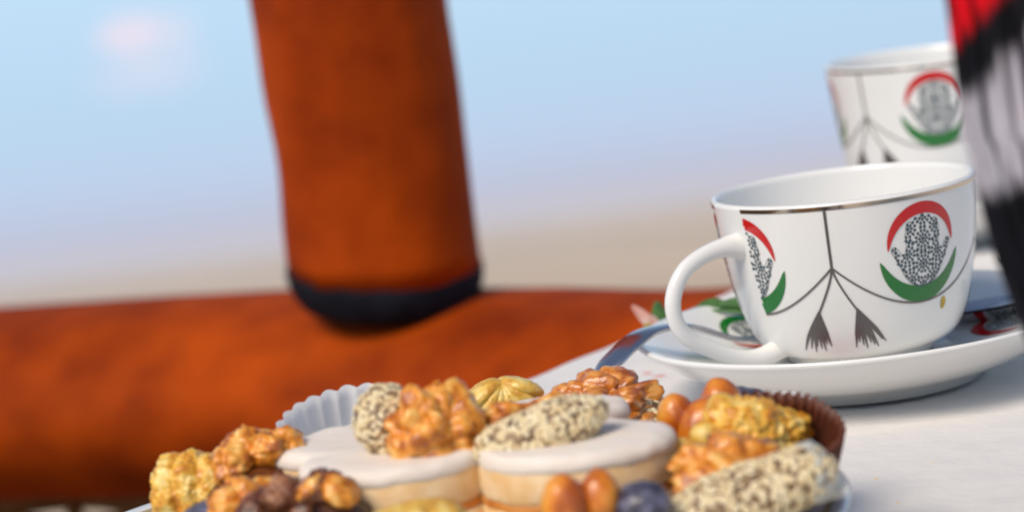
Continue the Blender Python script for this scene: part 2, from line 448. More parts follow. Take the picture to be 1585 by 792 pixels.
# leather sleeved post
post = empty('burner_support_post', (-0.0712, 1.442, -0.037), label='thick orange brown leather sleeve on an upright post with black bottom band', cat='post')
def sleeve():
    prof = []
    for k in range(61):
        z = 0.0195 + k * 0.012
        prof.append((0.0545 - 0.004 * k / 60 * 0.5, z))
    def rf(r, z, a, j):
        d = Vector((math.cos(a), math.sin(a), z * 7))
        w = 0.0022 * noise.noise(d * 1.3 + Vector((3, 0, 0))) + 0.0011 * noise.noise(d * 3.1)
        bulge = 0.003 * math.exp(-((z - 0.085) / 0.035) ** 2) * max(0, -math.cos(a))
        lip = -0.0015 if j == 0 else 0
        return r + w - bulge + lip
    V, F = revolve([(0.0515, 0.0205)] + prof + [(0.03, prof[-1][1])], 96, rfun=rf)
    return V, F
def slant(data):
    # the sleeve's end is cut askew: lower towards the basket's inside, higher on the left
    out = []
    for v in data[0]:
        k = max(0.0, 1 - max(0.0, v[2]) / 0.16)
        out.append((v[0], v[1], v[2] + k * (-0.10 * v[0] + 0.13 * v[1])))
    return out, data[1]
obj('sleeve', slant(sleeve()), M['leather'], post)
bandp = [(0.036, 0.0), (0.0440, -0.0012), (0.0485, 0.0010), (0.0520, 0.0060), (0.0542, 0.0125), (0.0550, 0.0190), (0.0540, 0.0215), (0.050, 0.0215), (0.040, 0.016)]
obj('bottom_band', slant(revolve(bandp, 96, closed=True)), M['black_trim'], post)
obj('pole', tube([(0, 0, -0.05), (0, 0, 0.78)], 0.019, 24), M['steel_pole'], post)
seam = [(0.0556 * math.cos(a), 0.0556 * math.sin(a), z) for a, z in [(2.2 + 0.03 * math.sin(k * 0.7), 0.018 + k * 0.012) for k in range(60)]]
obj('seam', tube(seam, 0.0011, 6), M['leather'], post)

# ------------------------------------------------------------------ table and cloth
TE = Vector((0.560, 0.8285, 0)); TN = Vector((0.8285, -0.560, 0)); TO = Vector((0.0, 0.971, 0))
TANG = math.atan2(TE.y, TE.x)
S0, S1, W = -1.15, 0.66, 0.82
table = empty('table', (0, 0, -1.1), label='wooden board table under the white cloth', cat='table')
tl_ = []
def tpt(s, t, z): return TO + TE * s + TN * t + Vector((0, 0, z))
def tbox(s0, s1, t0, t1, z0, z1):
    V = [tpt(s, t, z) for z in (z0, z1) for t in (t0, t1) for s in (s0, s1)]
    return V, [(0, 1, 3, 2), (4, 6, 7, 5), (0, 4, 5, 1), (2, 3, 7, 6), (0, 2, 6, 4), (1, 5, 7, 3)]
obj('tabletop', local(tbox(S0 + 0.012, S1 - 0.012, 0.012, W - 0.012, -0.034, -0.005), table), M['wood'], table, smooth=False)
for s, t in ((S0 + 0.1, 0.1), (S0 + 0.1, W - 0.1), (0.12, W - 0.1), (0.0, 0.12)):
    obj('leg', local(tbox(s - 0.022, s + 0.022, t - 0.022, t + 0.022, -1.1, -0.036), table), M['wood'], table, smooth=False)

def cloth_z(p):
    w = 0.0011 * noise.noise(Vector((p.x * 9, p.y * 9, 1.3))) + 0.0007 * noise.noise(Vector((p.x * 26 + p.y * 8, p.y * 34, 4)))
    # a few long soft pressed folds right of the plate
    for (cx, cy, ang, wd, amp) in ((0.20, 0.72, 0.35, 0.011, 0.0026), (0.17, 0.665, 0.5, 0.009, 0.0021), (0.26, 0.79, 0.2, 0.012, 0.0022), (0.06, 0.9, 0.6, 0.015, 0.0008), (0.15, 0.63, 0.1, 0.012, 0.0018)):
        d = (p.y - cy) * math.cos(ang) - (p.x - cx) * math.sin(ang)
        u = (p.x - cx) * math.cos(ang) + (p.y - cy) * math.sin(ang)
        w += amp * math.exp(-(d / wd) ** 2) * math.exp(-(u / 0.11) ** 2)
    return w - 0.0016
def cloth():
    ns_, nt = 230, 120; ov = 0.030
    V, F = [], []
    def ease(v, lo, hi):
        # returns horizontal position and drop for a cloth coordinate v that runs past lo / hi
        if v < lo:
            e = lo - v; r = 0.01
            a = min(e / r, math.pi / 2)
            return lo - r * math.sin(a), r * (1 - math.cos(a)) + max(0, e - r * math.pi / 2)
        if v > hi:
            e = v - hi; r = 0.01; a = min(e / r, math.pi / 2)
            return hi + r * math.sin(a), r * (1 - math.cos(a)) + max(0, e - r * math.pi / 2)
        return v, 0.0
    def coords(lo, hi, n):
        c = list(np.linspace(lo, hi, n))
        e = [0.002, 0.004, 0.006, 0.009, 0.012, 0.0155, 0.020, 0.025, ov]
        return [lo - x for x in e[::-1]] + c + [hi + x for x in e]
    cs, ct = coords(S0, S1, ns_), coords(0.0, W, nt)
    for s in cs:
        for t in ct:
            ss, d1 = ease(s, S0, S1); tt, d2 = ease(t, 0, W)
            p = tpt(ss, tt, 0)
            d = max(d1, d2)
            if d > 0.01:
                wv = 0.0025 * math.sin(s * 46 + 1.5 * math.sin(t * 9)) * (d / ov)
                p += (TN * -1 if t < 0 else TN if t > W else TE if s > S1 else -TE) * wv
            V.append((p.x, p.y, cloth_z(p) - d))
    m_ = len(ct)
    for i in range(len(cs) - 1):
        for j in range(m_ - 1):
            a = i * m_ + j
            F.append((a, a + 1, a + m_ + 1, a + m_)[::-1])
    return V, F
tcl = empty('tablecloth', (0, 0, 0), label='white linen tablecloth with small embroidered flowers spread under cups and plate', cat='tablecloth')
cl = obj('linen_sheet', cloth(), M['linen'], tcl)
sm = cl.modifiers.new('thickness', 'SOLIDIFY'); sm.thickness = 0.0007; sm.offset = -1
# embroidery: low padded stitches, leaf shaped
def leaf_patch(c, ang, ln, wd, h=0.0007):
    V, F = [], []
    n, k = 10, 5
    for i in range(n + 1):
        u = i / n; w = wd * math.sin(math.pi * u) ** 0.8
        for j in range(k + 1):
            q = j / k * 2 - 1
            x = (u - 0.5) * ln; y = q * w / 2
            p = Vector((c[0] + x * math.cos(ang) - y * math.sin(ang), c[1] + x * math.sin(ang) + y * math.cos(ang), 0))
            V.append((p.x, p.y, cloth_z(p) + 0.0003 + h * (1 - q * q) * math.sin(math.pi * u)))
    for i in range(n):
        for j in range(k):
            a = i * (k + 1) + j
            F.append((a, a + k + 1, a + k + 2, a + 1))
    return V, F
emb = [((0.0481, 0.9508), 0.3, 0.010, 0.007, 'thread_pink'), ((0.0445, 0.9595), 1.9, 0.008, 0.006, 'thread_pink'),
       ((0.0655, 1.043), 0.25, 0.028, 0.02, 'thread_green'), ((0.0836, 1.049), -0.6, 0.045, 0.014, 'thread_green'), ((0.094, 1.036), -0.5, 0.02, 0.02, 'thread_yellow'),
       ((0.2177, 1.203), 1.45, 0.07, 0.004, 'thread_dark'), ((0.2245, 1.19), 1.45, 0.09, 0.0035, 'thread_dark'), ((0.2075, 1.100), 1.5, 0.04, 0.003, 'thread_dark'),
       ((0.30, 0.98), 0.4, 0.03, 0.012, 'thread_green'), ((0.32, 0.99), 1.2, 0.018, 0.014, 'thread_pink'), ((0.30, 0.60), 0.9, 0.03, 0.012, 'thread_green'), ((0.315, 0.615), 0.1, 0.018, 0.014, 'thread_pink')]
for c, a, ln, wd, mm in emb:
    obj('embroidered_petal' if 'green' not in mm and 'dark' not in mm else 'embroidered_leaf', leaf_patch(c, a, ln, wd), M[mm], tcl)

# ------------------------------------------------------------------ cups and saucers
TEA = [(0.0262, 0.0136), (0.0300, 0.0150), (0.0338, 0.0180), (0.0370, 0.0236), (0.0395, 0.0312), (0.0415, 0.0400), (0.0431, 0.0495), (0.0443, 0.0590), (0.0450, 0.0660), (0.0452, 0.0682)]
MUG = [(0.0262, 0.0136), (0.0305, 0.0148), (0.0345, 0.0178), (0.0372, 0.0240), (0.0392, 0.0330), (0.0410, 0.0440), (0.0425, 0.0560), (0.0438, 0.0680), (0.0448, 0.0770), (0.0452, 0.0822)]
def set_profile(outer):
    global OUTP, RIMZ, ZC
    OUTP = [(p.x, p.z) for p in catmull([(r, 0, z) for r, z in outer], 6)]
    RIMZ = outer[-1][1]
    ZC = RIMZ - 0.0192                  # motif centre height
set_profile(TEA)
def outer_r(z):
    for (r0, z0), (r1, z1) in zip(OUTP, OUTP[1:]):
        if z0 <= z <= z1:
            t = (z - z0) / (z1 - z0); return r0 + (r1 - r0) * t, (r1 - r0) / (z1 - z0)
    return (OUTP[-1][0], 0.03) if z > OUTP[-1][1] else (OUTP[0][0], 1.0)
th = 0.0022
def cup_body():
    prof = [(0.0001, 0.0125), (0.021, 0.0125), (0.0225, 0.0105), (0.0245, 0.0105), (0.0252, 0.0118)] + OUTP
    top = [(0.0449, RIMZ + .0009), (0.0441, RIMZ + .0013), (0.0434, RIMZ + .0008)]
    inner = [(r - th, z) for r, z in OUTP[::-1][2:-4]]
    inner = [q for q in inner if q[1] > 0.019]
    prof += top + inner + [(0.024, 0.0168), (0.015, 0.0158), (0.0001, 0.0155)]
    return revolve(prof, 128)
def wrap(az, z, lift=0.00018):
    r, sl = outer_r(z)
    n = Vector((1, -sl)); n.normalize()
    rr, zz = r + lift * n.x, z + lift * n.y
    return Vector((rr * math.sin(az), -rr * math.cos(az), zz))
def cm2az(s): return s / 4.32          # centimetres of arc to radians
def clip_keep(az, clip): return clip is None or clip(az)
def strip(A, B, nacross, clip):
    V, F = [], []
    n = len(A)
    for a, b in zip(A, B):
        for k in range(nacross + 1):
            t = k / nacross; s = a[0] + (b[0] - a[0]) * t; h = a[1] + (b[1] - a[1]) * t
            V.append((s, h))
    for i in range(n - 1):
        for k in range(nacross):
            q = (i * (nacross + 1) + k, (i + 1) * (nacross + 1) + k, (i + 1) * (nacross + 1) + k + 1, i * (nacross + 1) + k + 1)
            if all(clip_keep(V[j][0], clip) for j in q): F.append(q)
    return V, F
def crescent(az0, c, Rr, a0, a1, thick, n=44):
    A, B = [], []
    for i in range(n + 1):
        k = i / n; a = a0 + (a1 - a0) * k
        w = thick * math.sin(math.pi * k) ** 0.65 + 0.015
        A.append((az0 + cm2az(c[0] + Rr * math.cos(a)), ZC + 0.01 * (c[1] + Rr * math.sin(a))))
        B.append((az0 + cm2az(c[0] + (Rr - w) * math.cos(a)), ZC + 0.01 * (c[1] + (Rr - w) * math.sin(a))))
    return A, B
half = [(0, 1.27), (.12, 1.12), (.25, 1.17), (.38, 1.03), (.5, 1.06), (.62, .92), (.66, .62), (.64, .25), (.70, -.02), (.84, .02), (.95, .22), (1.1, .30), (1.18, .14), (1.04, -.12), (.88, -.42), (.72, -.76), (.5, -1.02), (.2, -1.16), (0, -1.22)]
HAND = half + [(-x, y) for x, y in half[-2:0:-1]]
def inside(x, y):
    c = False; j = len(HAND) - 1
    for i in range(len(HAND)):
        xi, yi = HAND[i]; xj, yj = HAND[j]
        if (yi > y) != (yj > y) and x < (xj - xi) * (y - yi) / (yj - yi) + xi: c = not c
        j = i
    return c
CENT = [(0, .42), (0, -.42), (0, 1.2), (.62, -.02), (-.62, -.02), (.56, .82), (-.56, .82), (.46, -.92), (-.46, -.92), (1.02, .1), (-1.02, .1), (0, -1.15)]
def hand_marks():
    out = []
    for ci, (cx, cy) in enumerate(CENT):
        for rr, cnt, ln, wd in ((0.0, 1, .15, .15), (.14, 8, .15, .10), (.27, 12, .14, .12), (.39, 16, .14, .13), (.50, 20, .13, .13)):
            for k in range(cnt):
                a = 2 * math.pi * (k + 0.5 * (int(rr * 100) % 2)) / cnt
                x, y = cx + rr * math.cos(a), cy + rr * math.sin(a)
                if min(range(len(CENT)), key=lambda q: (CENT[q][0] - x) ** 2 + (CENT[q][1] - y) ** 2) != ci: continue
                if not inside(x, y): continue
                ca, sa = math.cos(a), math.sin(a)
                out.append([(x + ca * ln / 2, y + sa * ln / 2), (x - sa * wd / 2, y + ca * wd / 2), (x - ca * ln / 2, y - sa * ln / 2), (x + sa * wd / 2, y - ca * wd / 2)])
    return out
MARKS = hand_marks()
def hand(az0, clip):
    V, F = [], []
    for q in MARKS:
        pts = [(az0 + cm2az(x), ZC + 0.01 * y) for x, y in q]
        if all(clip_keep(p[0], clip) for p in pts):
            b = len(V); V += pts; F.append((b, b + 3, b + 2, b + 1))
    A, B = [], []
    for i in range(len(HAND) + 1):
        x, y = HAND[i % len(HAND)]
        A.append((az0 + cm2az(x), ZC + 0.01 * y)); B.append((az0 + cm2az(x * .978), ZC + 0.01 * (y * .978)))
    v2, f2 = strip(A, B, 1, clip); b = len(V)
    return V + v2, F + [tuple(i + b for i in q) for q in f2]
def line(pts, w, clip=None):
    A, B = [], []
    for i, (a, h) in enumerate(pts):
        p0, p1 = pts[max(i - 1, 0)], pts[min(i + 1, len(pts) - 1)]
        dx, dy = (p1[0] - p0[0]) * 4.32, (p1[1] - p0[1]) * 100
        ln = math.hypot(dx, dy) or 1; nx, ny = -dy / ln, dx / ln
        ww = w[i] if hasattr(w, '__len__') else w
        A.append((a + cm2az(nx * ww / 2), h + ny * ww / 200)); B.append((a - cm2az(nx * ww / 2), h - ny * ww / 200))
    return strip(A, B, 2, clip)
def on_cup(data, lift=0.00018):
    return [wrap(a, h, lift) for a, h in data[0]], data[1]
def orient(data):
    # all decals face outwards
    V, F = data; out = []
    for f in F:
        p = [Vector(V[i]) for i in f]
        n = (p[1] - p[0]).cross(p[2] - p[0]); c = sum(p, Vector()) / len(p)
        out.append(f if n.dot(Vector((c.x, c.y, 0))) >= 0 else tuple(reversed(f)))
    return V, out
def make_cup(name, loc, face, motifs, stems, gap, handle_az, label, with_handle=True, stain=False):
    """face = azimuth that looks at the viewer; motifs/stems are degrees from it; gap = (lo, hi) white strip by the handle"""
    root = empty(name, loc, label=label, cat='cup')
    obj('cup_body', cup_body(), M['porcelain'], root)
    A = lambda d: R(face + d)
    lo, hi = A(gap[0]), A(gap[1])
    def mk(center):
        if center > hi - 0.001: return lambda a: a > hi and a < hi + 2 * math.pi - (hi - lo)
        return lambda a: a < lo
    reds, greens, hands, garl, tas = [], [], [], [], []
    for d, side in motifs:
        az0 = A(d)
        clip = {0: None, 1: (lambda a: a > hi), -1: (lambda a: a < lo)}[side]
        reds.append(strip(*crescent(az0, (0, .36), 1.30, R(-8), R(188), .38), 3, clip))
        greens.append(strip(*crescent(az0, (0, -.12), 1.58, R(181), R(359), .54), 3, clip))
        hands.append(hand(az0, clip))
    for d, (span_l, span_r) in stems:
        lines = []; a0 = A(d); node = RIMZ - 0.0205
        st = [(a0, RIMZ - 0.0012 - (RIMZ - 0.0012 - node) * k / 14) for k in range(15)]
        lines.append(line(st, .09))
        for sgn, span in ((-1, span_l), (1, span_r)):
            if span <= 0: continue
            pts = []
            for k in range(27):
                u = k / 26 * span
                x = u
                h = node - 0.0158 * (1 - (1 - x) ** 2) if x <= 1 else node - 0.0158 * (1 - (x - 1) ** 2)
                pts.append((a0 + sgn * R(42.5) * x, h))
            lines.append(line(pts, .065))
            tp = [(a0 + sgn * R(9.0) * (k / 10) ** 1.4, node - 0.0150 * k / 10) for k in range(11)]
            lines.append(line(tp, .075))
            # tassel: fan of strokes
            for q in range(9):
                f_ = q / 8 - 0.5
                a1 = a0 + sgn * R(9.0); h1 = node - 0.0145
                a2 = a1 + sgn * R(5.6) + f_ * R(16); h2 = h1 - 0.0150 + 0.002 * abs(f_) + 0.0011 * ((q * 5) % 3)
                pts = [(a1 + (a2 - a1) * k / 8, h1 + (h2 - h1) * k / 8) for k in range(9)]
                tas.append(line(pts, [.045 + .10 * min(1, k / 5) - .105 * max(0, k / 8 - .6) / .4 for k in range(9)]))
        garl.append(lines)
    def deco(nm, lst, mm, lift):
        if lst: obj(nm, orient(on_cup(join(lst), lift)), mm, root, smooth=True)
    for x in reds: deco('red_crescent', [x], M['red'], .00018)
    for x in greens: deco('green_crescent', [x], M['green'], .00018)
    for x in hands: deco('hand_emblem', [x], M['ink'], .00018)
    for x in garl: deco('garland_line', x, M['bronze'], .00026)
    for k in range(0, len(tas), 9): deco('tassel', tas[k:k + 9], M['tassel'], .00022)
    V, F = [], []
    nn = 120
    for i in range(nn + 1):
        a = hi + (2 * math.pi - (hi - lo)) * i / nn
        for h in (RIMZ - 0.0011, RIMZ - 0.0004, RIMZ + 0.0002):
            V.append(wrap(a, min(h, RIMZ - 0.00001), .00022) + Vector((0, 0, max(0, h - RIMZ))))
    for i in range(nn):
        for k in range(2):
            F.append((i * 3 + k, (i + 1) * 3 + k, (i + 1) * 3 + k + 1, i * 3 + k + 1))
    obj('metallic_rim_line', orient((V, F)), M['gold'], root)
    if with_handle:
        h = R(face + handle_az)
        hd = Vector((math.sin(h), -math.cos(h), 0))
        prof = [(0.0385, 0.0545), (0.0475, 0.0560), (0.0570, 0.0550), (0.0657, 0.0510), (0.0708, 0.0435), (0.0712, 0.0355), (0.0670, 0.0285), (0.0590, 0.0232), (0.0500, 0.0187), (0.0405, 0.0168), (0.0290, 0.0190)]
        path = catmull([hd * r + Vector((0, 0, z)) for r, z in prof], 6)
        n_ = len(path); rad = []
        for i in range(n_):
            t = i / (n_ - 1)
            rad.append(0.0025 + 0.0024 * math.exp(-(t / .10) ** 2) + 0.0009 * math.exp(-((1 - t) / .12) ** 2))
        obj('handle', tube(path, rad, 20, flat=1.12), M['porcelain'], root)
    return root
FACE1 = -7.2
NEAR_CUP = make_cup('tea_cup', (0.1150, 0.8850, 0), FACE1, [(33, 0), (119, 0), (205, 0), (-52, 1), (-74, -1)],
         [(-9, (.94, 2.0)), (76, (0, 1.0)), (162, (1, 1)), (-117, (1, .98))], (-76, -50), -57,
         'nearest white porcelain tea cup with its handle to the left, red and green crescent print')
gf = [(R(FACE1 + 46) + cm2az(.16 * math.cos(a) * (1 if math.cos(a) > 0 else .6)), RIMZ - 0.0385 + 0.0022 * math.sin(a)) for a in [2 * math.pi * k / 14 for k in range(14)]]
obj('gold_fleck', orient(([wrap(a, h, .0002) for a, h in gf], [tuple(range(14))])), M['thread_yellow'], NEAR_CUP)
set_profile(MUG)
make_cup('tall_cup', (0.1973, 1.183, 0), -9.5, [(3, 0), (-84, 0), (90, 0), (150, -1), (204, 1)],
         [(-41, (1, 2.0)), (46, (0, 1.0)), (-128, (1, 1))], (162, 192), 177,
         'taller white cup standing behind the nearest tea cup, same crescent print, blurred')
set_profile(TEA)

sau = [(0.0001, 0.0048), (0.036, 0.0048), (0.037, 0.0008), (0.0395, 0.0008), (0.0405, 0.0030), (0.047, 0.0052), (0.057, 0.0088), (0.066, 0.0136), (0.0732, 0.0186), (0.0770, 0.0214), (0.0782, 0.0226), (0.0776, 0.0236), (0.0756, 0.0233),
       (0.070, 0.0205), (0.062, 0.0166), (0.052, 0.0128), (0.042, 0.0108), (0.033, 0.0102), (0.0275, 0.0103), (0.0267, 0.0098), (0.0001, 0.0098)]
SAUM = bpy.data.meshes.new('saucer_mesh'); _v, _f = revolve(sau, 128); SAUM.from_pydata(_v, [], _f); SAUM.materials.append(M['porcelain'])
SIN = [(0.0267, 0.0102), (0.033, 0.0102), (0.042, 0.0108), (0.052, 0.0128), (0.062, 0.0166), (0.070, 0.0205), (0.0756, 0.0233)]
def sz(r):
    for (r0, z0), (r1, z1) in zip(SIN, SIN[1:]):
        if r0 <= r <= r1: return z0 + (z1 - z0) * (r - r0) / (r1 - r0)
    return 0.0217
def saucer(loc, rotz, label, deco=True):
    root = empty('saucer', loc, (0, 0, rotz), label, 'saucer')
    obj('dish', SAUM, None, root)
    if deco:
        for k in range(3):
            a0 = 2 * math.pi * k / 3
            def put(data, lift=0.0003):
                out = []
                for s, h in data[0]:
                    x, y = s * 4.32, (h - ZC) * 100       # cm round the motif centre
                    px, py = 0.053 + y * 0.0085, x * 0.0085
                    p = Vector((px * math.cos(a0) - py * math.sin(a0), px * math.sin(a0) + py * math.cos(a0), 0))
                    p.z = sz(p.length) + lift
                    out.append(p)
                up = []
                for f in data[1]:
                    q = [out[i] for i in f]; n = (q[1] - q[0]).cross(q[2] - q[0])
                    up.append(f if n.z >= 0 else tuple(reversed(f)))
                return out, up
            obj('outer_crescent', put(strip(*crescent(0, (0, .36), 1.30, R(-8), R(188), .38), 3, None)), M['green'], root)
            obj('inner_crescent', put(strip(*crescent(0, (0, -.12), 1.58, R(181), R(359), .54), 3, None)), M['red'], root)
            obj('hand_emblem', put(hand(0, None)), M['ink'], root)
    return root
saucer((0.1165, 0.8850, 0), R(8), 'white saucer under the nearest tea cup with a spoon laid across it')
saucer((0.1973, 1.183, 0), R(70), 'white saucer under the taller cup, hidden behind the nearest cup')

# teaspoon over the saucer
def spoon():
    pts = [(.0225, .8585, .0185), (.028, .863, .0222), (.0345, .868, .0262), (.0425, .875, .0290), (.055, .886, .0275), (.066, .897, .0215), (.076, .905, .0165), (.09, .914, .0148), (.107, .9195, .0142), (.125, .919, .0145), (.14, .916, .0155), (.147, .9135, .016)]
    path = catmull(pts, 6); n = len(path); V, F = [], []
    for i, p in enumerate(path):
        t = i / (n - 1)
        w = 0.0062 * (1 - t) ** 1.2 + 0.0026 if t > 0.06 else 0.0058 + 0.045 * t
        if t < 0.25: w = 0.0042 + 0.0048 * min(1, t / 0.1)
        elif t < 0.6: w = 0.009 + (0.0034 - 0.009) * ((t - 0.25) / 0.35)
        else: w = 0.0034
        d = (path[min(i + 1, n - 1)] - path[max(i - 1, 0)]).normalized()
        s = d.cross(Vector((0, 0, 1))).normalized(); u = s.cross(d)
        for q, h in ((-1, 0), (-0.8, 0.0007), (0, 0.0012), (0.8, 0.0007), (1, 0), (0.8, -0.0006), (0, -0.0009), (-0.8, -0.0006)):
            V.append(p + s * (q * w * 0.72) + u * h)
    for i in range(n - 1):
        for k in range(8):
            F.append((i * 8 + k, i * 8 + (k + 1) % 8, (i + 1) * 8 + (k + 1) % 8, (i + 1) * 8 + k))
    F.append(tuple(range(7, -1, -1))); F.append(tuple((n - 1) * 8 + k for k in range(8)))
    return V, F
sp = empty('teaspoon', (0.0, 0.0, 0.0), label='polished steel teaspoon lying on the saucer behind the nearest cup', cat='spoon')
obj('spoon_handle', spoon(), M['steel'], sp)
def bowl():
    V, F = [], []
    n, k = 20, 12
    c = Vector((0.1645, 0.9060, 0.0178)); d = Vector((0.9, -0.42, 0.10)).normalized(); s = Vector((0.42, 0.9, 0)).normalized()
    for side in (0, 1):
        for i in range(n + 1):
            u = i / n * 2 - 1
            w = 0.0112 * math.sqrt(max(0, 1 - u * u)) * (1 - 0.12 * u)
            for j in range(k + 1):
                q = j / k * 2 - 1
                dep = -0.0052 * (1 - u * u) * (1 - q * q)
                p = c + d * (u * 0.0195) + s * (q * w) + Vector((0, 0, dep - 0.0009 * side))
                V.append(p)
        b = side * (n + 1) * (k + 1)
        for i in range(n):
            for j in range(k):
                a = b + i * (k + 1) + j
                q4 = (a, a + k + 1, a + k + 2, a + 1)
                F.append(q4 if side == 1 else q4[::-1])
    return V, F
obj('spoon_bowl', bowl(), M['steel'], sp)

# small flower sprig at the table edge behind the saucer
FS = 0.78
fl_ = empty('flower_sprig', (0.0515, 0.972, -0.001), label='tiny pink and yellow flower sprig with green leaf beside the cup handle', cat='flower')
M['petal_pink'] = mat('pale_pink_petal', (0.72, 0.32, 0.27), rough=0.5, col2=(0.75, 0.52, 0.45), nscale=200, sss=0.2)
M['petal_yellow'] = mat('yellow_petal', (0.62, 0.42, 0.06), rough=0.5, col2=(0.45, 0.38, 0.06), nscale=200, sss=0.2)
M['leaf'] = mat('green_leaf', (0.05, 0.13, 0.04), rough=0.45, col2=(0.08, 0.2, 0.05), nscale=200)
def petal(base, tip, width, cup=0.2):
    base, tip = Vector(base), Vector(tip); d = tip - base; s = d.cross(Vector((0.2, 1, 0.3))).normalized(); u = s.cross(d).normalized()
    V, F = [], []; n, k = 8, 4
    for side in (0, 1):
        for i in range(n + 1):
            t = i / n; w = width * (math.sin(math.pi * min(1, t * .9 + .06)) ** .7)
            for j in range(k + 1):
                q = j / k * 2 - 1
                V.append(base + d * t + s * (q * w / 2) + u * (cup * width * (q * q) - side * 0.0003 + 0.1 * d.length * math.sin(t * 3)))
        b = side * (n + 1) * (k + 1)
        for i in range(n):
            for j in range(k):
                a = b + i * (k + 1) + j
                F.append((a, a + 1, a + k + 2, a + k + 1))
    return V, F
for b, t, w, nm, mm in [((0, 0, .012), (-.012, .004, .029), .006, 'petal', 'petal_pink'), ((0, 0, .012), (-.004, .0, .024), .006, 'petal', 'petal_pink'), ((0, 0, .010), (-.007, -.002, .020), .006, 'petal', 'petal_yellow'),
                        ((0, 0, .009), (-.008, -.006, .012), .005, 'petal', 'petal_yellow'), ((0, 0, .008), (.007, -.004, .013), .006, 'petal', 'petal_pink'), ((.0, .001, .012), (.0005, .002, .030), .008, 'leaf', 'leaf')]:
    obj(nm, petal([k * FS for k in b], [k * FS for k in t], w * FS), M[mm], fl_)
for b, t, w, mm in [((.012, -.028, .0225), (.026, -.031, .0215), .009, 'leaf'), ((.021, -.033, .0245), (.046, -.050, .0195), .009, 'leaf'), ((.036, -.040, .0215), (.050, -.052, .0185), .007, 'petal_yellow')]:
    obj('leaf', petal(b, t, w, 0.12), M[mm], fl_)
obj('stem', tube(catmull([(.046, -.050, .0185), (.022, -.034, .0228), (.008, -.016, .0195), (0, 0, .0100)], 6), 0.0006, 6), M['leaf'], fl_)
obj('stem', tube(catmull([(.012, .016, .001), (.006, .008, .003), (0, 0, .0095)], 6), 0.0007, 6), M['leaf'], fl_)

# ------------------------------------------------------------------ plate of pastries
N_BEFORE = set(o.name for o in COL.objects)
PL = Vector((-0.031, 0.690, 0))
plate = empty('dessert_plate', PL, label='round white plate with a thin pale line round its rim, heaped with pastries', cat='plate')
pp = [(0.0001, 0.0045), (0.058, 0.0045), (0.0595, 0.0006), (0.0625, 0.0006), (0.064, 0.0042), (0.080, 0.0085), (0.098, 0.0142), (0.1095, 0.0184), (0.1122, 0.0196), (0.1128, 0.0204), (0.1120, 0.0210), (0.1100, 0.0206), (0.098, 0.0168), (0.083, 0.0118), (0.072, 0.0092), (0.062, 0.0086), (0.0001, 0.0085)]
obj('dish', revolve(pp, 144), M['plate'], plate)
M['rimline'] = mat('pale_gold_band', (0.5, 0.44, 0.25), rough=0.25, metal=0.3)
obj('rim_line', revolve([(0.1062, 0.01975), (0.1085, 0.0204)], 144), M['rimline'], plate)

def walnut_half(sub=5, seed=0.0, L=0.016, Wd=0.0125, H=0.008, amp=0.55, fr=1.0):
    L, Wd, H = L * 1.12, Wd * 1.12, H * 1.12
    """one shelled walnut half: two wrinkled lobes either side of a groove"""
    def fn(p):
        side = 0.0 if p.y > 0 else 31.0
        w1 = nz(p, 1.5, seed + 3 + side); w2 = nz(p, 1.7, seed + 9 + side)
        phi = math.atan2(p.z, abs(p.y) + 1e-6)
        c1 = abs(math.sin(4.4 * fr * p.x + 0.8 * phi + 2.4 * w1 + seed + side * .2)) ** 0.55
        c2 = abs(math.sin(3.1 * fr * phi - 1.5 * p.x + 2.6 * w2 + seed * 1.7 + side * .3)) ** 0.55
        b3 = abs(nz(p, 4.5, seed + 40)); b4 = abs(nz(p, 9.0, seed + 60))
        r = 0.60 + amp * (0.50 * c1 + 0.40 * c2) + 0.10 * b3 + 0.05 * b4 + 0.12 * w1
        r -= 0.24 * math.exp(-(p.y / 0.11) ** 2) * (1 if p.z > -0.2 else 0.6)
        z = p.z * r * H
        if p.z < 0: z *= 0.55
        return Vector((p.x * r * L, p.y * r * Wd, z))
    return blob(sub, fn)

def rotm(loc, rx, ry, rz, s=1.0):
    return Matrix.Translation(loc) @ Euler((R(rx), R(ry), R(rz)), 'XYZ').to_matrix().to_4x4() @ Matrix.Scale(s, 4)

def seeds_on(data, count, size=0.00125, seed=1, keep=None, lift=0.0002):
    rnd = random.Random(seed)
    V = [Vector(v) for v in data[0]]; tri = []
    for f in data[1]:
        for k in range(1, len(f) - 1): tri.append((f[0], f[k], f[k + 1]))
    areas = np.array([((V[b] - V[a]).cross(V[c] - V[a])).length for a, b, c in tri]); cum = np.cumsum(areas)
    iv, if_ = ico(1)
    parts = []; tries = 0
    while len(parts) < count and tries < count * 4:
        tries += 1
        a, b, c = tri[int(np.searchsorted(cum, rnd.random() * cum[-1]))]
        u, v = rnd.random(), rnd.random()
        if u + v > 1: u, v = 1 - u, 1 - v
        p = V[a] + (V[b] - V[a]) * u + (V[c] - V[a]) * v
        n = (V[b] - V[a]).cross(V[c] - V[a])
        if n.length < 1e-12: continue
        n.normalize()
        if keep and not keep(p, n): continue
        t = n.orthogonal().normalized(); t.rotate(Matrix.Rotation(rnd.uniform(0, 6.28), 3, n))
        t = (t + n * rnd.uniform(-.3, .45)).normalized(); s = n.cross(t).normalized(); w = t.cross(s)
        k = size * rnd.uniform(.8, 1.2)
        pv = []
        for q in iv:
            tp = 1 - 0.35 * q.x
            pv.append(p + n * (lift + rnd.uniform(0, .0001)) + t * (q.x * k * 1.15) + s * (q.y * k * .74 * tp) + w * (q.z * k * .5 * tp))
        parts.append((pv, if_))
    return join(parts)

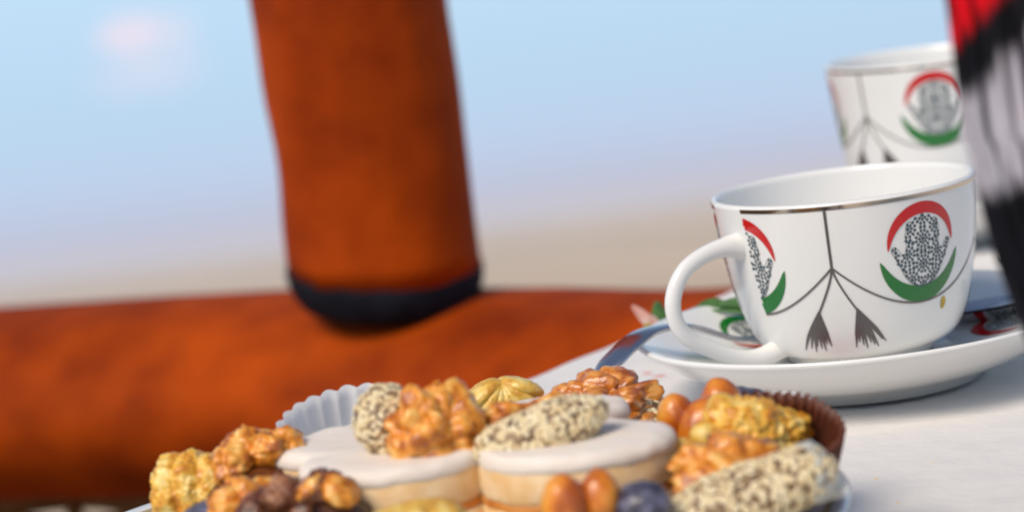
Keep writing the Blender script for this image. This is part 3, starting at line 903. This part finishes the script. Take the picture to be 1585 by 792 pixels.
def crescent_body(L, rad, bend, seed=0.0, flat=0.85):
    """fat tapering finger bent in the plane, along x"""
    path, rr = [], []
    n = 26
    for i in range(n + 1):
        u = i / n * 2 - 1
        path.append(Vector((u * L, bend * (1 - u * u) - bend * .5, 0)))
        rr.append(max(0.0008, rad * (1 - abs(u) ** 2.6) ** 0.5 * (1 + .06 * math.sin(u * 5 + seed))))
    V, F = tube(path, rr, 20)
    out = []
    for v in V:
        v = Vector(v); k = 1 + 0.07 * nz(v, 180, seed)
        out.append(Vector((v.x, v.y * k, v.z * flat * k)))
    return out, F

def sesame_sweet(loc, rot, L, rad, bend, label, seeds=420, seed=1, wrapper=False):
    root = empty('sesame_pastry', loc, tuple(R(a) for a in rot), label, 'pastry', None)
    body = crescent_body(L, rad, bend, seed * 1.3)
    obj('date_filling', body, M['ses_body'], root)
    tag(obj('sesame_seeds', seeds_on(body, int(seeds * 1.35), seed=seed), M['sesame'], root), kind='stuff')
    return root

def fluted_cup(name, loc, rot, r0, r1, h, mm, label, flutes=36, amp=0.0011, squash=1.0, wob=0.0, seed=0.0, nf=None):
    n = flutes * 8
    t = 0.00012
    lv = [0, .12, .3, .5, .7, .85, 1.0]
    def rad(k, a):
        base = r0 + (r1 - r0) * k ** 0.9
        rip = amp * (0.3 + 0.7 * k) * (2.4 * abs(math.cos(flutes * a / 2 + 0.5 * math.sin(3 * a + seed))) - 1.4) * (0.75 + .25 * math.sin(5 * a + seed))
        return base + rip + wob * noise.noise(Vector((math.cos(a) * 1.5 + seed, math.sin(a) * 1.5, k)))
    V, F = [], []
    for side in (0, 1):
        for k in lv:
            for i in range(n):
                a = 2 * math.pi * i / n; r = rad(k, a) - side * t
                zz = k * h + (0.0005 * abs(math.cos(flutes * a / 2 + 0.5 * math.sin(3 * a + seed))) * (k == 1.0)) + side * (t if k == 0 else 0) + wob * 0.6 * k * noise.noise(Vector((math.cos(a) * 1.7, math.sin(a) * 1.7, seed + 4)))
                V.append((r * math.cos(a), r * math.sin(a) * squash, zz))
    m_ = len(lv)
    for side in (0, 1):
        b = side * m_ * n
        for j in range(m_ - 1):
            for i in range(n):
                i2 = (i + 1) % n
                q = (b + j * n + i, b + j * n + i2, b + (j + 1) * n + i2, b + (j + 1) * n + i)
                F.append(q if side == 0 else q[::-1])
    for i in range(n):
        i2 = (i + 1) % n
        F.append(((m_ - 1) * n + i, (m_ - 1) * n + i2, m_ * n + (m_ - 1) * n + i2, m_ * n + (m_ - 1) * n + i))
    F.append(tuple(range(n))[::-1]); F.append(tuple(m_ * n + i for i in range(n)))
    o = obj(name, (V, F), mm, loc=loc, rot=tuple(R(a) for a in rot))
    tag(o, label, 'paper cup')
    return o

def ridged_cake(sub, sx, sy, sz_, k, seam, amp, seed, rough=0.05):
    """pinched semolina cake: herringbone ridges either side of a seam, crumbly skin"""
    def fn(p):
        z = p.z
        ph = k * (z * 1.0 + 0.55 * abs(p.x - seam)) if p.x < seam else k * (p.x * 0.95 - seam + 0.12 * z)
        rdg = (1 - abs(math.sin(ph + seed))) ** 1.3
        r = 1.0 - amp * rdg + rough * nz(p, 5, seed) + rough * .7 * nz(p, 13, seed + 7) + max(0.03, rough) * 1.3 * nz(p, 1.6, seed + 2)
        m_ = max(abs(p.x), abs(p.y), abs(p.z)); r *= (1 + 0.22 * (1 / m_ - 1))
        return Vector((p.x * r * sx, p.y * r * sy, p.z * r * sz_))
    return blob(sub, fn)

# --- big iced biscuit: four round lobes, two layers with jam between
LOB = [(-0.0356, 0.691), (0.0122, 0.675), (-0.0440, 0.7205), (0.0030, 0.7255)]
BC = Vector((-0.016, 0.701)); LR = 0.0252
def outline(grow, n=220):
    out = []
    for i in range(n):
        a = 2 * math.pi * i / n; d = Vector((math.cos(a), math.sin(a))); best = 0.01
        for lx, ly in LOB:
            c = Vector((lx, ly)) - BC; b = c.dot(d); q = c.length_squared - LR ** 2
            if b * b - q >= 0: best = max(best, b + math.sqrt(b * b - q))
        out.append(d * (best + grow))
    return [Vector((p.x, p.y * 0.80)) for p in out]
def slab(levels):
    V, F = [], []; n = 220
    for gr, z in levels:
        for q, p in enumerate(outline(gr)):
            wob = 1 + 0.012 * noise.noise(Vector((p.x * 70, p.y * 70, z * 60))) + 0.008 * noise.noise(Vector((p.x * 240, p.y * 240, z * 160)))
            V.append((p.x * wob, p.y * wob, z + 0.0009 * noise.noise(Vector((p.x * 90, p.y * 90, z * 40))) + 0.0005 * noise.noise(Vector((p.x * 260, p.y * 260, z * 40)))))
    for j in range(len(levels) - 1):
        for i in range(n):
            i2 = (i + 1) % n
            F.append((j * n + i, j * n + i2, (j + 1) * n + i2, (j + 1) * n + i))
    # top fan with rings for gentle unevenness
    k = len(V); base = (len(levels) - 1) * n
    ztop = levels[-1][1]; last = outline(levels[-1][0])
    prev = base
    for f_ in (0.85, 0.65, 0.42, 0.2):
        b = len(V)
        for p in last: V.append((p.x * f_, p.y * f_, ztop + 0.0004 * noise.noise(Vector((p.x * f_ * 70, p.y * f_ * 70, 3)))))
        for i in range(n):
            i2 = (i + 1) % n; F.append((prev + i, prev + i2, b + i2, b + i))
        prev = b
    c = len(V); V.append((0, 0, ztop))
    for i in range(n): F.append((prev + i, prev + (i + 1) % n, c))
    F.append(tuple(range(n))[::-1])
    return V, F
bis = empty('iced_biscuit', (BC.x, BC.y + .004, .002), label='large lobed white iced sandwich biscuit in the middle of the plate', cat='biscuit')
obj('lower_biscuit', slab([(-.0010, .0145), (.0002, .0156), (.0006, .0195), (.0002, .0238), (-.0008, .0250)]), M['biscuit'], bis)
obj('jam_layer', slab([(-.0016, .0248), (-.0006, .0256), (-.0004, .0268), (-.0016, .0277)]), M['jam'], bis)
obj('upper_biscuit', slab([(-.0010, .0272), (.0003, .0284), (.0006, .0315), (.0002, .0350), (-.0006, .0362)]), M['biscuit'], bis)
obj('icing', slab([(-.0004, .0352), (.0005, .0358), (.0009, .0368), (.0006, .0380), (-.0004, .0391), (-.0020, .0397), (-.0045, .0400)]), M['icing'], bis)

# --- middle: sesame sweet and walnut halves on the biscuit
def walnut(loc, rot, label, seed, L=0.0155, Wd=0.0125, H=0.0085, mm='walnut', sub=5, amp=0.55, fr=1.0):
    o = obj('walnut_half', walnut_half(sub, seed, L, Wd, H, amp, fr), M[mm], loc=loc, rot=tuple(R(a) for a in rot))
    tag(o, label, 'walnut'); return o
sesame_sweet((-0.0365, 0.7005, 0.0468), (70, 70, 20), 0.0120, 0.0092, 0.002, 'sesame coated pastry left of the big upright walnut on the iced biscuit', 380, 3)
walnut((-0.0238, 0.6950, 0.0455), (62, 82, 0), 'large upright honey walnut half in the centre of the plate', 1.0, 0.0118, 0.0124, 0.0100)
walnut((-0.0095, 0.7010, 0.0405), (55, -25, 10), 'narrow honey walnut piece between the upright walnut and the sesame crescent', 11.0, 0.0120, 0.0065, 0.0070)
walnut((-0.0005, 0.7030, 0.0410), (30, -24, 15), 'long orange walnut piece behind the sesame crescent on the iced biscuit', 15.5, 0.0125, 0.0060, 0.0050)
sesame_sweet((0.0035, 0.6860, 0.0445), (8, -13, -2), 0.0185, 0.0080, -0.003, 'sesame coated crescent lying on the right lobe of the iced biscuit', 620, 5)

# --- back of the plate
o = empty('semolina_cake', (-0.0055, 0.770, 0.0325), (R(-8), R(-14), R(8)), 'small pale yellow ridged cake at the back of the plate', 'cake')
def pleated_cake():
    parts = [blob(5, lambda p: Vector((p.x * .0082, p.y * .0078, p.z * .0095)) * (1 + .03 * nz(p, 4, 3)))]
    for sy in (-1, 1):
        for q, (a, ln, rr) in enumerate([(14, .0070, .0031), (40, .0074, .0032), (64, .0080, .0030), (88, .0080, .0027), (106, .0080, .0027), (124, .0078, .0028), (143, .0068, .0028)]):
            d = Vector((-math.cos(R(a)), 0, -math.sin(R(a)))); n_ = Vector((-d.z, 0, d.x))
            c = Vector((.0016, sy * .0042, .0098)) + d * ln * .92
            sd = q * 3.1 + sy
            parts.append(blob(4, lambda p: c + d * (p.x * ln) + n_ * (p.z * rr * (1 + .05 * nz(p, 6, sd))) + Vector((0, p.y * .0052, 0))
                              + p * (.0002 * nz(p, 14, sd + 5))))
    return join(parts)
obj('cake_body', pleated_cake(), M['cake'], o)
walnut((0.0228, 0.767, 0.0310), (22, 4, -12), 'glossy brown glazed walnut at the back of the plate below the spoon', 4.0, 0.0146, 0.0124, 0.0084, 'walnut_dark', 6, 0.6, 0.68)
sesame_sweet((0.0285, 0.769, 0.0235), (0, 0, -15), 0.0170, 0.0120, 0.0, 'sesame coated sweet under the glossy brown walnut', 520, 9)
fluted_cup('fluted_paper_cup', (0.0290, 0.766, 0.0120), (6, -8, 0), 0.0150, 0.0205, 0.0150, M['paper'], 'white paper cup holding the sesame sweet with the glossy walnut', 30, 0.0010, seed=1.0)
fluted_cup('fluted_paper_cup', (-0.0470, 0.7420, 0.0205), (22, 7, 0), 0.0190, 0.0255, 0.0200, M['paper'], 'open white fluted paper cup rising behind the left lobe of the iced biscuit', 28, 0.0007, wob=0.0012, seed=5.0)

# --- left group
o = empty('walnut_sweet', (-0.0735, 0.7180, 0.0285), (0, 0, R(15)), 'brown date sweet topped with walnut pieces on the left of the plate', 'pastry')
obj('date_base', blob(5, lambda p: Vector((p.x * .0155, p.y * .0150, p.z * .0110)) * (1 + .10 * nz(p, 2.2, 4) + .05 * nz(p, 6, 9))), M['date'], o)
rn = random.Random(4)
for k, (x, y, z, s) in enumerate([(-.0075, -.001, .0112, .0064), (-.0030, .003, .0138, .0062), (.0022, -.002, .0118, .0066), (.0078, .003, .0132, .0058), (.0088, -.002, .0105, .0048), (.0030, .007, .0125, .0052)]):
    obj('walnut_piece', xform(walnut_half(4, 30 + k * 3.3, s * .92, s * .8, s * .75, .6), rotm((x, y, z + .0005), rn.uniform(-40, 40), rn.uniform(-40, 40), rn.uniform(0, 180))), M['walnut'], o)
fluted_cup('fluted_paper_cup', (-0.0800, 0.7260, 0.0150), (0, -10, 0), 0.0150, 0.0200, 0.0150, M['paper'], 'white paper cup behind the walnut topped date sweet', 30, 0.0009, seed=2.0)
o = empty('semolina_cake', (-0.0940, 0.7265, 0.0310), (R(4), R(8), R(-6)), 'rough golden ridged cake at the far left of the plate', 'cake')
obj('cake_body', ridged_cake(6, 0.0122, 0.0108, 0.0122, 6.0, -0.9, 0.10, 2.2, 0.06), M['cake_glazed'], o)
fluted_cup('fluted_paper_cup', (-0.0965, 0.7250, 0.0130), (0, -8, 0), 0.0130, 0.0180, 0.0120, M['paper'], 'white paper cup under the golden cake at the far left of the plate', 28, 0.0009, seed=3.0)
walnut((-0.0725, 0.6860, 0.0325), (35, 15, 30), 'blurred honey walnut half at the front left of the plate', 21.0, 0.0120, 0.0090, 0.0070)
o = empty('chocolate_sweet', (-0.0860, 0.7000, 0.0255), (0, 0, 0), 'blue grey dusted dark chocolate at the front left beside the golden cake', 'chocolate')
obj('chocolate_body', blob(5, lambda p: Vector((p.x * .0110, p.y * .0100, p.z * .0090)) * (1 + .08 * nz(p, 2.0, 14) + .03 * nz(p, 9, 2))), M['bloom'], o)
o = empty('nut_cluster', (-0.0590, 0.6740, 0.0290), (0, 0, R(10)), 'dark cluster of chopped brown nuts at the front left of the iced biscuit', 'pastry')
obj('chocolate_base', blob(4, lambda p: Vector((p.x * .0180, p.y * .0110, p.z * .0090)) * (1 + .12 * nz(p, 2.4, 24))), M['choc'], o)
for k in range(15):
    a = rn.uniform(0, 6.28); rr = rn.uniform(.2, 1)
    s = rn.uniform(.0032, .0050)
    x, y = .0155 * rr * math.cos(a), .0085 * rr * math.sin(a)
    obj('nut_piece', xform(walnut_half(3, 60 + k * 2.1, s * 1.2, s, s, .5), rotm((x, y, .0095 * math.sqrt(max(0, 1 - rr * rr * .75)) + .001), rn.uniform(-60, 60), rn.uniform(-60, 60), rn.uniform(0, 180))), M['brownnut' if k % 3 else 'walnut'], o)

# --- right group
def hazelnut(seed, s):
    def fn(p):
        tp = 1 - 0.18 * max(0, p.z) ** 2
        r = 1 + .035 * nz(p, 2.2, seed) - .10 * math.exp(-(p.x / .07) ** 2) * (1 if p.y < 0.2 else .3) * (0.4 if seed % 2 else 1)
        return Vector((p.x * tp * r * s * .92, p.y * tp * r * s * .92, p.z * r * s * 1.22))
    return blob(4, fn)
o = empty('hazelnut_chocolate', (0.0452, 0.7200, 0.0240), (0, 0, R(10)), 'dark chocolate topped with glossy caramel hazelnuts at the right back of the plate', 'chocolate')
obj('chocolate_base', blob(5, lambda p: Vector((p.x * .0150, p.y * .0130, p.z * .0090)) * (1 + .07 * nz(p, 2.0, 3) + .03 * nz(p, 9, 2))), M['bloom'], o)
for k, (x, y, z, s, rx, ry) in enumerate([(-.0045, -.0015, .0118, .0064, 12, -10), (.0006, -.0088, .0108, .0070, 20, 35), (.0090, .0010, .0128, .0068, -6, 14)]):
    obj('hazelnut', xform(hazelnut(k * 1.0 + 1, s), rotm((x, y, z), rx, ry, 40 * k)), M['nut'], o)
o = empty('chocolate_sweet', (0.0600, 0.7280, 0.0320), (0, 0, 0), 'blue grey dusted chocolate lump behind the hazelnuts at the right back', 'chocolate')
obj('chocolate_body', blob(5, lambda p: Vector((p.x * .0090, p.y * .0075, p.z * .0080)) * (1 + .10 * nz(p, 2.0, 44) + .04 * nz(p, 9, 5))), M['bloom'], o)
fluted_cup('fluted_paper_cup', (0.0640, 0.7260, 0.0170), (0, 4, 0), 0.0095, 0.0125, 0.0190, M['paper'], 'white paper cup peeping out behind the golden cake on the right', 28, 0.0009, seed=8.0)
o = empty('semolina_cake', (0.0590, 0.6960, 0.0320), (R(6), R(18), R(20)), 'rough golden honey cake with bumpy foot in the brown paper cup', 'cake')
obj('cake_body', ridged_cake(6, 0.0152, 0.0130, 0.0118, 2.2, -0.1, 0.04, 5.1, 0.10), M['cake_glazed'], o)
for k, (x, y, z, s) in enumerate([(-.0150, -.002, .000, .0042), (-.0185, .002, -.006, .0040), (-.0115, -.009, -.004, .0045), (-.0215, -.004, -.010, .0038), (-.0090, .004, .007, .0040)]):
    obj('crumb_lump', xform(ridged_cake(3, s, s, s, 3, .2, .05, k * 2.7, .06), rotm((x, y, z), 20 * k, 10, 50 * k)), M['cake'], o)
fluted_cup('fluted_paper_cup', (0.0625, 0.6945, 0.0150), (20, 4, 0), 0.0140, 0.0175, 0.0235, M['brown_paper'], 'dark brown fluted paper cup round the golden cake on the right', 40, 0.0009, wob=0.0008, seed=4.0)
walnut((0.0505, 0.6640, 0.0300), (28, 10, 10), 'honey walnut half at the front right beside the iced biscuit', 8.0, 0.0150, 0.0115, 0.0095)
sesame_sweet((0.0520, 0.6510, 0.0285), (0, -14, 2), 0.0235, 0.0100, -0.002, 'sesame coated crescent at the front right edge of the plate', 800, 12)
o = obj('greaseproof_wrapper', blob(4, lambda p: Vector((p.x * .0085 * (1 + .22 * nz(p, 2.7, 3)) * (1 - .25 * p.z), p.y * .0098 * (1 - .4 * p.x + .2 * nz(p, 3.5, 6)), p.z * .0066 * (1 - .45 * p.x) * (1 + .3 * abs(nz(p, 3.2, 8)))))), M['film'], loc=(0.0690, 0.6540, 0.0310), rot=(0, R(28), R(8)))
tag(o, 'crumpled grey greaseproof wrapper round the right end of the front sesame crescent', 'wrapper')

# --- front edge
o = empty('hazelnut_chocolate', (0.0110, 0.6400, 0.0235), (0, 0, 0), 'blurred chocolate with two glossy hazelnuts at the front of the plate', 'chocolate')
obj('chocolate_base', blob(5, lambda p: Vector((p.x * .0150, p.y * .0100, p.z * .0075)) * (1 + .07 * nz(p, 2.0, 31))), M['choc'], o)
for k, (x, y, z, s, rx, ry) in enumerate([(-.0040, 0, .0118, .0066, 8, -6), (.0045, .002, .0125, .0056, 0, 16)]):
    obj('hazelnut', xform(hazelnut(k * 1.0 + 5, s), rotm((x, y, z), rx, ry, 70 * k)), M['nut'], o)
o = obj('chocolate_sweet', blob(4, lambda p: Vector((p.x * .0075, p.y * .0075, p.z * .0068)) * (1 + .06 * nz(p, 2.0, 51))), M['bloom'], loc=(0.0255, 0.6420, 0.0315))
tag(o, 'small round blue grey chocolate at the front between hazelnuts and sesame crescent', 'chocolate')
o = empty('semolina_cake', (-0.0310, 0.6430, 0.0320), (0, 0, R(12)), 'blurred pale golden cake at the front edge below the iced biscuit', 'cake')
obj('cake_body', ridged_cake(5, 0.0150, 0.0100, 0.0085, 3.0, 0.2, 0.10, 9.1, 0.06), M['cake'], o)

for o in list(COL.objects):
    if o.parent is None and o.name not in N_BEFORE: o.location += Vector((-0.002, -0.019, 0))

rc = random.Random(21); cp = []
for k in range(46):
    a = rc.uniform(-0.6, 2.2); r_ = 0.118 + abs(rc.gauss(0, 0.022))
    p = Vector((-0.033 + r_ * math.cos(a), 0.671 + r_ * math.sin(a), 0)); p.z = cloth_z(p) + 0.0004; q = rc.uniform(.0003, .0009)
    if (p - TO).dot(TN) < 0.01: continue
    sd = rc.uniform(0, 90)
    cp.append(blob(1, lambda v: p + Vector((v.x * q * (1 + .5 * nz(v, 2, sd)), v.y * q, v.z * q * .7))))
tag(obj('pastry_crumbs', join(cp), M['cake'], smooth=False), 'tiny golden pastry crumbs scattered on the cloth round the plate', 'crumbs', kind='stuff')

# ------------------------------------------------------------------ shawl at the right edge
def shawl_mat():
    mt = bpy.data.materials.new('striped_woven_wool'); mt.use_nodes = True
    n, l = mt.node_tree.nodes, mt.node_tree.links
    b = n['Principled BSDF']; b.inputs['Roughness'].default_value = 0.85; b.inputs['Specular IOR Level'].default_value = 0.15
    uv = n.new('ShaderNodeUVMap'); sx = n.new('ShaderNodeSeparateXYZ'); l.new(uv.outputs[0], sx.inputs[0])
    mp = n.new('ShaderNodeMapping'); mp.inputs['Scale'].default_value = (26, 3, 1)
    nz_ = n.new('ShaderNodeTexNoise'); nz_.inputs['Scale'].default_value = 5; nz_.inputs['Detail'].default_value = 3
    l.new(uv.outputs[0], mp.inputs['Vector']); l.new(mp.outputs[0], nz_.inputs['Vector'])
    ma = n.new('ShaderNodeMath'); ma.operation = 'MULTIPLY_ADD'; ma.inputs[1].default_value = 0.03
    l.new(nz_.outputs['Fac'], ma.inputs[0]); l.new(sx.outputs['Y'], ma.inputs[2])
    rp = n.new('ShaderNodeValToRGB'); rp.color_ramp.interpolation = 'LINEAR'
    e = rp.color_ramp.elements
    blk, wht, red = (0.008, 0.008, 0.012, 1), (0.52, 0.49, 0.54, 1), (0.75, 0.004, 0.012, 1)
    e[0].position = 0; e[0].color = blk; e[1].position = 1; e[1].color = red
    for p, c in ((.285, blk), (.305, wht), (.368, wht), (.384, blk), (.412, blk), (.428, red), (.56, red), (.57, blk), (.64, blk), (.65, wht), (.74, wht), (.75, red)):
        x = e.new(p); x.color = c
    l.new(ma.outputs[0], rp.inputs['Fac'])
    # dark threads through the white
    n3 = n.new('ShaderNodeTexNoise'); n3.inputs['Scale'].default_value = 6; n3.inputs['Detail'].default_value = 2
    mp3 = n.new('ShaderNodeMapping'); mp3.inputs['Scale'].default_value = (16, 1.6, 1); l.new(uv.outputs[0], mp3.inputs['Vector']); l.new(mp3.outputs[0], n3.inputs['Vector'])
    r3 = n.new('ShaderNodeValToRGB'); r3.color_ramp.elements[0].position = .36; r3.color_ramp.elements[1].position = .52
    r3.color_ramp.elements[0].color = (.06, .05, .07, 1)
    l.new(n3.outputs['Fac'], r3.inputs['Fac'])
    mx = n.new('ShaderNodeMix'); mx.data_type = 'RGBA'; mx.blend_type = 'MULTIPLY'; mx.inputs[0].default_value = 1
    l.new(rp.outputs[0], mx.inputs[6]); l.new(r3.outputs[0], mx.inputs[7])
    l.new(mx.outputs[2], b.inputs['Base Color'])
    return mt
def shawl():
    nu, nv = 60, 110; V, F, UV = [], [], []
    for j in range(nv + 1):
        v = j / nv; z = 0.02 + v * 0.30
        xe = 0.1106 + 0.0008 * ((0.1523 - z) / 0.016) if z > 0.118 else 0.1134 + (0.118 - z) * 0.11 + (0.118 - z) ** 2 * 2.0
        if z > 0.1523: xe = 0.1106 - (z - 0.1523) * 0.12
        for i in range(nu + 1):
            u = i / nu
            x = xe + u * 0.20
            y = 0.62 + 0.012 * math.sin(u * 21 + 2.0 * math.sin(v * 3)) * min(1, u * 6 + .25) + 0.05 * u + 0.006 * math.sin(v * 9 + u * 5)
            V.append((x, y, z)); UV.append((u, v - u * (0.12 + 0.45 * min(1, max(0, (v - .33) / .06)))))
    for j in range(nv):
        for i in range(nu):
            a = j * (nu + 1) + i
            F.append((a, a + 1, a + nu + 2, a + nu + 1))
    me = bpy.data.meshes.new('shawl'); me.from_pydata(V, [], F); me.update()
    lay = me.uv_layers.new(name='UVMap')
    for lp in me.loops: lay.data[lp.index].uv = UV[lp.vertex_index]
    me.materials.append(shawl_mat())
    return me
sh = obj('hanging_shawl', shawl(), loc=(0, 0, 0.0142)); sh.scale = (0.887, 0.887, 0.887)
sm = sh.modifiers.new('thickness', 'SOLIDIFY'); sm.thickness = 0.003
tag(sh, 'blurred red, black and white woven shawl hanging at the right edge', 'shawl')

# ------------------------------------------------------------------ haze over the plain
HZ = 1
if HZ:
    hb = obj('haze', box(-56000, 56000, -56000, 56000, GZ - 8, 2.5), None, smooth=False)
    hb.rotation_euler = TILT
    hm = bpy.data.materials.new('thin_haze'); hm.use_nodes = True
    n, l = hm.node_tree.nodes, hm.node_tree.links; n.clear()
    o = n.new('ShaderNodeOutputMaterial'); v = n.new('ShaderNodeVolumePrincipled')
    v.inputs['Color'].default_value = (0.86, 0.88, 0.97, 1); v.inputs['Density'].default_value = 3.0e-5; v.inputs['Anisotropy'].default_value = 0.0
    l.new(v.outputs[0], o.inputs['Volume'])
    hb.data.materials.append(hm)
    tag(hb, kind='stuff')
